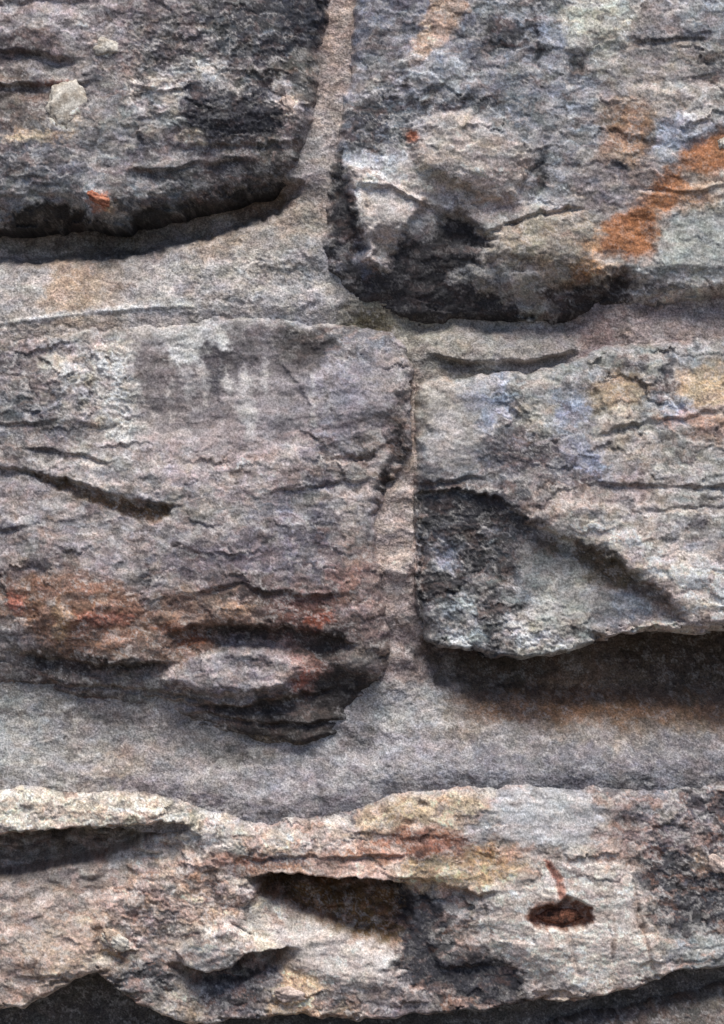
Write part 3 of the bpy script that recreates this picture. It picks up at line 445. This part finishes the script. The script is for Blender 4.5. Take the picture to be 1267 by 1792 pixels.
cm = [(600,30,182,158,145),(575,120,170,150,140),(570,200,172,156,148),(560,260,165,155,150),(530,310,150,138,135),(500,380,160,145,130),(430,400,150,140,132),(450,470,165,158,152),(560,450,165,160,158),(300,470,160,152,148),(120,500,175,150,128),(30,510,160,152,148),(300,520,165,158,155),(540,540,165,160,160),(640,560,130,122,105),(760,590,150,143,130),(880,600,160,152,145),(980,600,155,145,138),(1050,590,150,125,118),(1150,580,170,150,142),(1260,580,165,148,142),(760,640,130,122,112),(720,700,165,148,138),(730,780,160,142,128),(710,860,165,148,138),(690,920,175,160,152),(700,980,180,158,145),(680,1050,160,140,134),(690,1100,150,135,130),(700,1170,135,120,115),(680,1230,150,146,145),(740,1240,155,150,150),(800,1250,138,124,112),(850,1235,140,114,92),(1000,1235,145,112,84),(1100,1250,138,112,90),(1220,1260,134,112,92),(900,1290,150,142,138),(1050,1290,145,135,128),(1200,1310,135,128,128),(700,1320,150,145,150),(600,1340,150,146,148),(500,1380,145,138,142),(300,1350,150,142,142),(100,1320,155,150,146),(200,1290,150,142,138),(30,1300,155,155,152),(210,1330,165,150,138),(400,1320,145,138,132),(850,1340,130,128,135),(1000,1345,120,118,125),(1150,1340,120,118,124),(560,1400,120,115,118),(200,410,120,110,100),(470,350,140,116,94),(900,1170,95,80,68),(1200,1170,95,80,68),(200,1770,90,84,78),(600,1790,100,94,90),(1000,1780,100,94,90),(-600,800,150,142,136),(1700,800,150,142,136),(600,-500,150,142,136),(600,2300,150,142,136)]
HM[:] = shepard(hm, XW, YW, p=1.6, ax=.6, eps=22)[0] + CRU * 6 * CRUST + 1.1 * N_med + .7 * N_fine + 2.2 * N_blk + .35 * CC
HM -= 10 * sstep(1800, 2000, V) * 0
CM[:] = lin(np.stack(shepard(cm, XH, YH, p=2.0, ax=.6, eps=10), -1))
_y = CM.mean(-1, keepdims=True); CM[:] = (_y + (CM - _y) * .75) * np.array([1.01, .995, .99], np.float32)
plate([(-300,385),(0,385),(200,385),(330,355),(470,320),(522,322),(490,362),(420,388),(350,412),(250,434),(120,446),(0,452),(-300,455)], -58, 16, 1., H=HM)
plate([(748,1125),(860,1140),(1000,1130),(1300,1085),(1300,1228),(1100,1226),(950,1222),(850,1214),(770,1196)], -45, 18, 1., H=HM)
patch([(75,470),(160,462),(178,500),(165,540),(90,548),(70,520)], (172,148,128), 14, .5, 1, .9, C=CM)
patch([(840,1226),(900,1222),(1000,1226),(1267,1232),(1290,1262),(1000,1262),(840,1256)], (150,108,74), 14, .4, .8, 1.2, C=CM)
ledge([(-200,564),(0,569),(150,549),(320,536)], 5, 1.2, 7, 12, H=HM, rag=.25)
patch([(-200,555),(0,561),(150,541),(330,529),(335,536),(150,551),(0,571),(-200,566)], (208,202,198), 4, .75, .3, .3, C=CM)
ledge([(765,622),(810,632),(870,634),(930,630),(1000,612)], 6, 26, 12, 18, H=HM, rag=.6)
plate([(655,870),(690,850),(735,860),(732,1000),(690,1010),(655,990)], 6, 6, H=HM)

def unit(n): return (n - n.mean()) / n.std()
N_rgh2 = unit(fbm(U, V, 80, 56, oct=3, seed=211))
MF = unit(fbm(XC, YC, 15, 11, oct=3, gain=.75, seed=241)); MM = unit(fbm(XC, YC, 44, 30, oct=4, gain=.65, seed=251))
MX = unit(fbm(XH, YH, 26, 16, oct=4, gain=.7, seed=261)); ML = unit(N_lay)
RIDS = np.abs(unit(fbm(XC, YC, 19, 13, oct=3, gain=.6, seed=221)))
RIDD = np.abs(unit(fbm(XC, YC, 24, 12, oct=3, gain=.6, seed=231)))
HU2 = unit(fbm(XC, YC, 40, 28, oct=3, gain=.6, seed=271))
HUE = unit(fbm(XC, YC, 34, 22, oct=4, gain=.65, seed=131))
for P_, rgb, f_, op_, br_ in [
  ([(-40,1240),(120,1246),(260,1262),(240,1276),(100,1262),(-40,1258)], (104,98,96), 8, .6, 1.), ([(330,1296),(450,1322),(560,1330),(640,1290),(680,1240),(640,1330),(520,1350),(400,1336)], (92,88,86), 14, .6, 1.),
  ([(370,1352),(480,1338),(640,1320),(760,1310),(700,1345),(560,1375),(420,1385)], (158,152,154), 14, .5, 1.), ([(120,1360),(300,1372),(420,1400),(560,1404),(640,1370),(620,1400),(520,1425),(380,1410),(200,1382)], (122,114,118), 10, .55, 1.),
  ([(820,1300),(1000,1310),(1290,1300),(1290,1350),(1000,1345),(830,1340)], (118,114,118), 18, .5, 1.1), ([(640,1200),(760,1210),(800,1270),(700,1290),(640,1260)], (160,157,156), 14, .5, 1.),
  ([(0,1280),(150,1290),(240,1310),(160,1340),(20,1330)], (158,153,149), 18, .4, 1.), ([(180,1310),(240,1315),(240,1345),(190,1345)], (160,138,124), 14, .4, 1.),
  ([(30,460),(90,470),(60,540),(0,550),(-40,480)], (168,161,157), 14, .4, 1.), ([(330,400),(420,390),(420,440),(330,450)], (150,130,112), 14, .4, 1.), ([(640,540),(700,570),(680,590),(610,565)], (112,102,78), 8, .6, .8),
  ([(660,850),(730,840),(735,1000),(690,1010),(655,960)], (182,164,156), 14, .5, .9), ([(690,640),(735,650),(735,820),(700,840)], (168,150,140), 10, .5, .9), ([(660,1010),(735,1010),(730,1190),(670,1190)], (148,132,128), 14, .5, 1.1)]:
    patch(P_, rgb, f_, op_, 1.1, br_, C=CM)
# ------------------------------------------------------------------ mineral speckle on everything (colour only, no shading)
sm = ((1 - sstep(2, 22, HS - HM + 6 * N_med)) * (1 - sstep(30, 50, SD)) * (1 - DOWN) * .8)[..., None]
CS[:] = CS * (1 - sm) + CM * sm                                    # mortar smeared over the stone edges
SPK = np.array([q['speck'] for q in STONES] + [1.], np.float32)[ID]
for C, amp in ((CS, SPK), (CM, .72)):
    lum = C.mean(-1); fl = sstep(.015, .085, lum)                     # the darkest tones stay even
    loc = amp * (.75 + .25 * np.clip(N_rgh2, -1, 1)) * (1 - .55 * SMO) * (.45 + .55 * fl)     # some areas busier than others
    amp = amp * (1 - .65 * SMO) * fl * (1 + .3 * CRU); loc = loc * (1 + .3 * CRU)
    C *= np.exp(loc * ATT * (.19 * MF + .18 * MM + .03 * ML + .06 * CB + .04 * CC + .06 * CA))[..., None]
    C *= 1 + (amp * .035 * HUE)[..., None] * np.array([1, 0, -1.1], np.float32) + (amp * .012 * HU2)[..., None] * np.array([.8, -1, .6], np.float32)
    if C is CS:
        for nz, rgb, o_ in ((fbm(XC, YC, 40, 22, oct=4, gain=.62, seed=301), (208,172,158), .55), (fbm(XC, YC, 30, 20, oct=4, gain=.65, seed=311), (212,206,198), .5), (fbm(XC, YC, 34, 20, oct=4, gain=.65, seed=321), (82,76,78), .6), (fbm(XC, YC, 44, 22, oct=4, gain=.62, seed=331), (176,124,96), .42)):
            k_ = (sstep(.75, 1.7, unit(nz)) * o_ * np.where(ID == 4, .72, .28) * (1 - .75 * SMO) * fl)[..., None]
            C[:] = C * (1 - k_) + lin(rgb) * k_
    amp = amp * ATT
    pale = np.minimum(sstep(.7, 1.7, MX) * .46 * amp, .9)[..., None]
    C[:] = C * (1 - pale) + lin((192, 186, 182)) * pale
    dk = (sstep(.75, 1.6, -MX + .3 * ML) * .5 * amp)[..., None]
    C[:] = C * (1 - dk) + lin((66, 63, 65)) * dk
    curl = ((1 - sstep(.06, .28, RIDS)) * sstep(0, 1.2, MM) * .36 * amp)[..., None]
    C[:] = C * (1 - curl) + lin((208, 202, 198)) * curl
    pit = ((1 - sstep(.05, .25, RIDD)) * sstep(-.2, 1., -MM) * .42 * amp)[..., None]
    C[:] = C * (1 - pit) + lin((58, 56, 58)) * pit
    np.clip(C, .02, .62, out=C)

# ------------------------------------------------------------------ materials
def rock_material(name, grain, bump, rough=.92, sand=False):
    m = bpy.data.materials.new(name); m.use_nodes = True; t = m.node_tree; N = t.nodes; L = t.links
    b = N['Principled BSDF']; b.inputs['Roughness'].default_value = rough; b.inputs['Specular IOR Level'].default_value = .22
    at = N.new('ShaderNodeAttribute'); at.attribute_name = 'tone'
    tc = N.new('ShaderNodeTexCoord')
    def noise(scale, det, ro):
        n = N.new('ShaderNodeTexNoise'); n.inputs['Scale'].default_value = scale; n.inputs['Detail'].default_value = det; n.inputs['Roughness'].default_value = ro
        L.new(tc.outputs['Object'], n.inputs['Vector']); return n
    n1 = noise(420, 3, .7); n2 = noise(150, 4, .65); n3 = noise(660, 1, .5)
    def rng_(src, a, bb):
        r = N.new('ShaderNodeMapRange'); r.inputs[1].default_value = .3; r.inputs[2].default_value = .7; r.inputs[3].default_value = a; r.inputs[4].default_value = bb
        L.new(src, r.inputs[0]); return r.outputs[0]
    def mul(a, bb):
        q = N.new('ShaderNodeMath'); q.operation = 'MULTIPLY'; L.new(a, q.inputs[0]); L.new(bb, q.inputs[1]); return q.outputs[0]
    f = mul(mul(rng_(n1.outputs[0], 1 - grain, 1 + grain), rng_(n3.outputs[0], 1 - grain * 1.15, 1 + grain * 1.15)), rng_(n2.outputs[0], 1 - grain * .5, 1 + grain * .5))
    sc_ = N.new('ShaderNodeVectorMath'); sc_.operation = 'SCALE'; L.new(at.outputs['Color'], sc_.inputs[0]); L.new(f, sc_.inputs[3])
    L.new(sc_.outputs[0], b.inputs['Base Color'])
    bp = N.new('ShaderNodeBump'); bp.inputs['Strength'].default_value = bump; bp.inputs['Distance'].default_value = .0012
    ad = N.new('ShaderNodeMath'); ad.operation = 'ADD'; L.new(n1.outputs[0], ad.inputs[0]); L.new((n3 if sand else n2).outputs[0], ad.inputs[1])
    L.new(ad.outputs[0], bp.inputs['Height']); L.new(bp.outputs[0], b.inputs['Normal'])
    return m
M_STONE = rock_material('weathered_stone', .27, .28)
M_MORTAR = rock_material('lime_mortar', .32, .5, sand=True)

# ------------------------------------------------------------------ meshes
wall = bpy.data.objects.new('stone_wall', None); sc.collection.objects.link(wall)
wall['label'] = 'weathered rubble stone wall with recessed mortar joints filling the whole picture'; wall['category'] = 'wall'; wall['kind'] = 'thing'
def sheet(name, H, C, mask, mat, back, parent, label=None):
    """closed solid: carved front face from the grid cells of `mask`, sides and a back"""
    q = mask[:-1, :-1] & mask[1:, :-1] & mask[:-1, 1:] & mask[1:, 1:]
    jj, ii = np.nonzero(q)
    idx = lambda j, i: j * NU + i
    quads = np.stack([idx(jj, ii), idx(jj + 1, ii), idx(jj + 1, ii + 1), idx(jj, ii + 1)], 1)
    used, inv = np.unique(quads, return_inverse=True); quads = inv.reshape(-1, 4)
    u = U.ravel()[used]; v = V.ravel()[used]; h = H.ravel()[used]; col = C.reshape(-1, 3)[used]
    nv = len(used)
    e = np.concatenate([quads[:, [0, 1]], quads[:, [1, 2]], quads[:, [2, 3]], quads[:, [3, 0]]])
    key = e[:, 0].astype(np.int64) * nv + e[:, 1]; rev = e[:, 1].astype(np.int64) * nv + e[:, 0]
    be = e[~np.isin(key, rev)]
    bv = np.unique(be); mp = np.zeros(nv, np.int64); mp[bv] = nv + np.arange(len(bv))
    co = np.stack([(u - 633.5) * S, -h * S, Z0 - (v - 896) * S], 1)
    cb = co[bv].copy(); cb[:, 1] = back
    ctr = np.array([[cb[:, 0].mean(), back, cb[:, 2].mean()]])
    co = np.concatenate([co, cb, ctr]); col = np.concatenate([col, col[bv], col[:1]])
    sides = np.stack([be[:, 1], be[:, 0], mp[be[:, 0]], mp[be[:, 1]]], 1)
    caps = np.stack([mp[be[:, 1]], mp[be[:, 0]], np.full(len(be), nv + len(bv))], 1)
    me = bpy.data.meshes.new(name)
    nq = len(quads) + len(sides); nt_ = len(caps)
    me.vertices.add(len(co)); me.vertices.foreach_set('co', co.astype(np.float32).ravel())
    li = np.concatenate([quads.ravel(), sides.ravel(), caps.ravel()]).astype(np.int32)
    me.loops.add(len(li)); me.loops.foreach_set('vertex_index', li)
    me.polygons.add(nq + nt_)
    st = np.concatenate([np.arange(nq) * 4, nq * 4 + np.arange(nt_) * 3]).astype(np.int32)
    me.polygons.foreach_set('loop_start', st)
    me.polygons.foreach_set('use_smooth', np.ones(nq + nt_, bool))
    me.update(calc_edges=True); me.validate()
    at = me.color_attributes.new('tone', 'FLOAT_COLOR', 'POINT')
    at.data.foreach_set('color', np.concatenate([col, np.ones((len(col), 1))], 1).astype(np.float32).ravel())
    me.materials.append(mat)
    o = bpy.data.objects.new(name, me); sc.collection.objects.link(o); o.parent = parent
    if label: o['label'] = label
    return o
stones = []
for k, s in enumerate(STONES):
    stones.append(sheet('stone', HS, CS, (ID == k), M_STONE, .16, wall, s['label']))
hide = SD > 70
sheet('mortar', HM, CM, ~hide, M_MORTAR, .20, wall, 'pale sandy mortar recessed between the stones')

# ------------------------------------------------------------------ lumps set into the stones: quartz grains, chips, the rusty plug
def plain_material(name, rgb, grain, var):
    m = rock_material(name, grain, .5); t = m.node_tree
    at = [n for n in t.nodes if n.type == 'ATTRIBUTE'][0]
    nz = t.nodes.new('ShaderNodeTexNoise'); nz.inputs['Scale'].default_value = 130; nz.inputs['Detail'].default_value = 4
    tc = [n for n in t.nodes if n.type == 'TEX_COORD'][0]; t.links.new(tc.outputs['Object'], nz.inputs['Vector'])
    cr = t.nodes.new('ShaderNodeValToRGB'); cr.color_ramp.elements[0].position = .36; cr.color_ramp.elements[1].position = .62
    cr.color_ramp.elements[0].color = (*[float(x) for x in lin(var)], 1); cr.color_ramp.elements[1].color = (*[float(x) for x in lin(rgb)], 1)
    t.links.new(nz.outputs[0], cr.inputs[0])
    for l in list(at.outputs['Color'].links): t.links.new(cr.outputs[0], l.to_socket)
    return m
import bmesh
def lump(name, owner, cu, cv, ru, rv, rh, mat, seed, rot=0, sink=.35, planes=13, label=None):
    rg = np.random.RandomState(seed); n = rg.normal(size=(planes, 3)); n /= np.linalg.norm(n, axis=1)[:, None]; dd = rg.uniform(.66, 1.0, planes)
    bm = bmesh.new(); bmesh.ops.create_icosphere(bm, subdivisions=4, radius=1)
    ca, sa = math.cos(math.radians(rot)), math.sin(math.radians(rot))
    j = np.searchsorted(VA, cv); i = np.searchsorted(UA, cu)
    h0 = float(np.percentile(HS[j - 4:j + 5, i - 4:i + 5], 50)) + rh * (1 - 2 * sink) - rh * .55
    from mathutils import noise
    for v in bm.verts:
        d = np.array(v.co); r = min(1.05, float(np.min(dd / np.maximum(n @ d, 1e-3))))
        r += .26 * noise.noise(Vector(d) * 2.2 + Vector((seed, 0, 0))) + .13 * noise.noise(Vector(d) * 5 + Vector((0, seed, 0))) + .06 * noise.noise(Vector(d) * 12)
        x, y, z = d * r * np.array([ru, rh, rv])
        v.co = ((x * ca + z * sa) * S, y * S, (z * ca - x * sa) * S)
    me = bpy.data.meshes.new(name); bm.to_mesh(me); bm.free(); me.materials.append(mat)
    o = bpy.data.objects.new(name, me); sc.collection.objects.link(o); o.parent = stones[owner]
    o.location = ((cu - 633.5) * S, -h0 * S, Z0 - (cv - 896) * S)
    for p in me.polygons: p.use_smooth = True
    if label: o['label'] = label
M_QZ = plain_material('white_quartz', (206,199,188), .2, (160,148,134))
M_PINK = plain_material('pink_feldspar', (206,186,174), .2, (160,140,130))
M_RUST = plain_material('rusty_iron', (134,88,68), .45, (62,44,38))
M_ORNG = plain_material('orange_chip', (176,118,92), .25, (140,84,64))
lump('quartz_grain', 0, 116, 190, 38, 44, 8, M_QZ, 3, 14, .35, label='large white quartz grain')
lump('quartz_grain', 0, 187, 84, 22, 18, 8, M_QZ, 4, 8)
lump('quartz_grain', 0, 502, 184, 12, 20, 9, M_PINK, 5, -30)
lump('stone_chip', 0, 178, 352, 24, 11, 9, M_ORNG, 8, 32, label='reddish orange chip')
lump('quartz_grain', 1, 1261, 258, 12, 13, 8, M_QZ, 9)
lump('quartz_grain', 4, 206, 1644, 30, 13, 12, M_QZ, 14, 26)
lump('stone_chip', 4, 506, 1737, 30, 14, 14, M_PINK, 15, 4)
lump('stone_chip', 4, 1258, 1512, 24, 14, 10, M_PINK, 16, 40)
lump('iron_plug', 4, 980, 1602, 50, 16, 13, M_RUST, 17, -4, .3, 30, label='rusty crumbling plug inside the oval hole')

# ground in front of the wall
gm = bpy.data.materials.new('ground_gravel'); gm.use_nodes = True
t = gm.node_tree; b = t.nodes['Principled BSDF']; b.inputs['Roughness'].default_value = .95
n = t.nodes.new('ShaderNodeTexNoise'); n.inputs['Scale'].default_value = 30; r = t.nodes.new('ShaderNodeValToRGB')
r.color_ramp.elements[0].color = (.05, .045, .04, 1); r.color_ramp.elements[1].color = (.13, .115, .1, 1)
t.links.new(n.outputs[0], r.inputs[0]); t.links.new(r.outputs[0], b.inputs['Base Color'])
me = bpy.data.meshes.new('ground'); me.from_pydata([(-200, -200, 0), (200, -200, 0), (200, 200, 0), (-200, 200, 0)], [], [(0, 1, 2, 3)]); me.materials.append(gm)
g = bpy.data.objects.new('ground', me); sc.collection.objects.link(g); g['kind'] = 'structure'
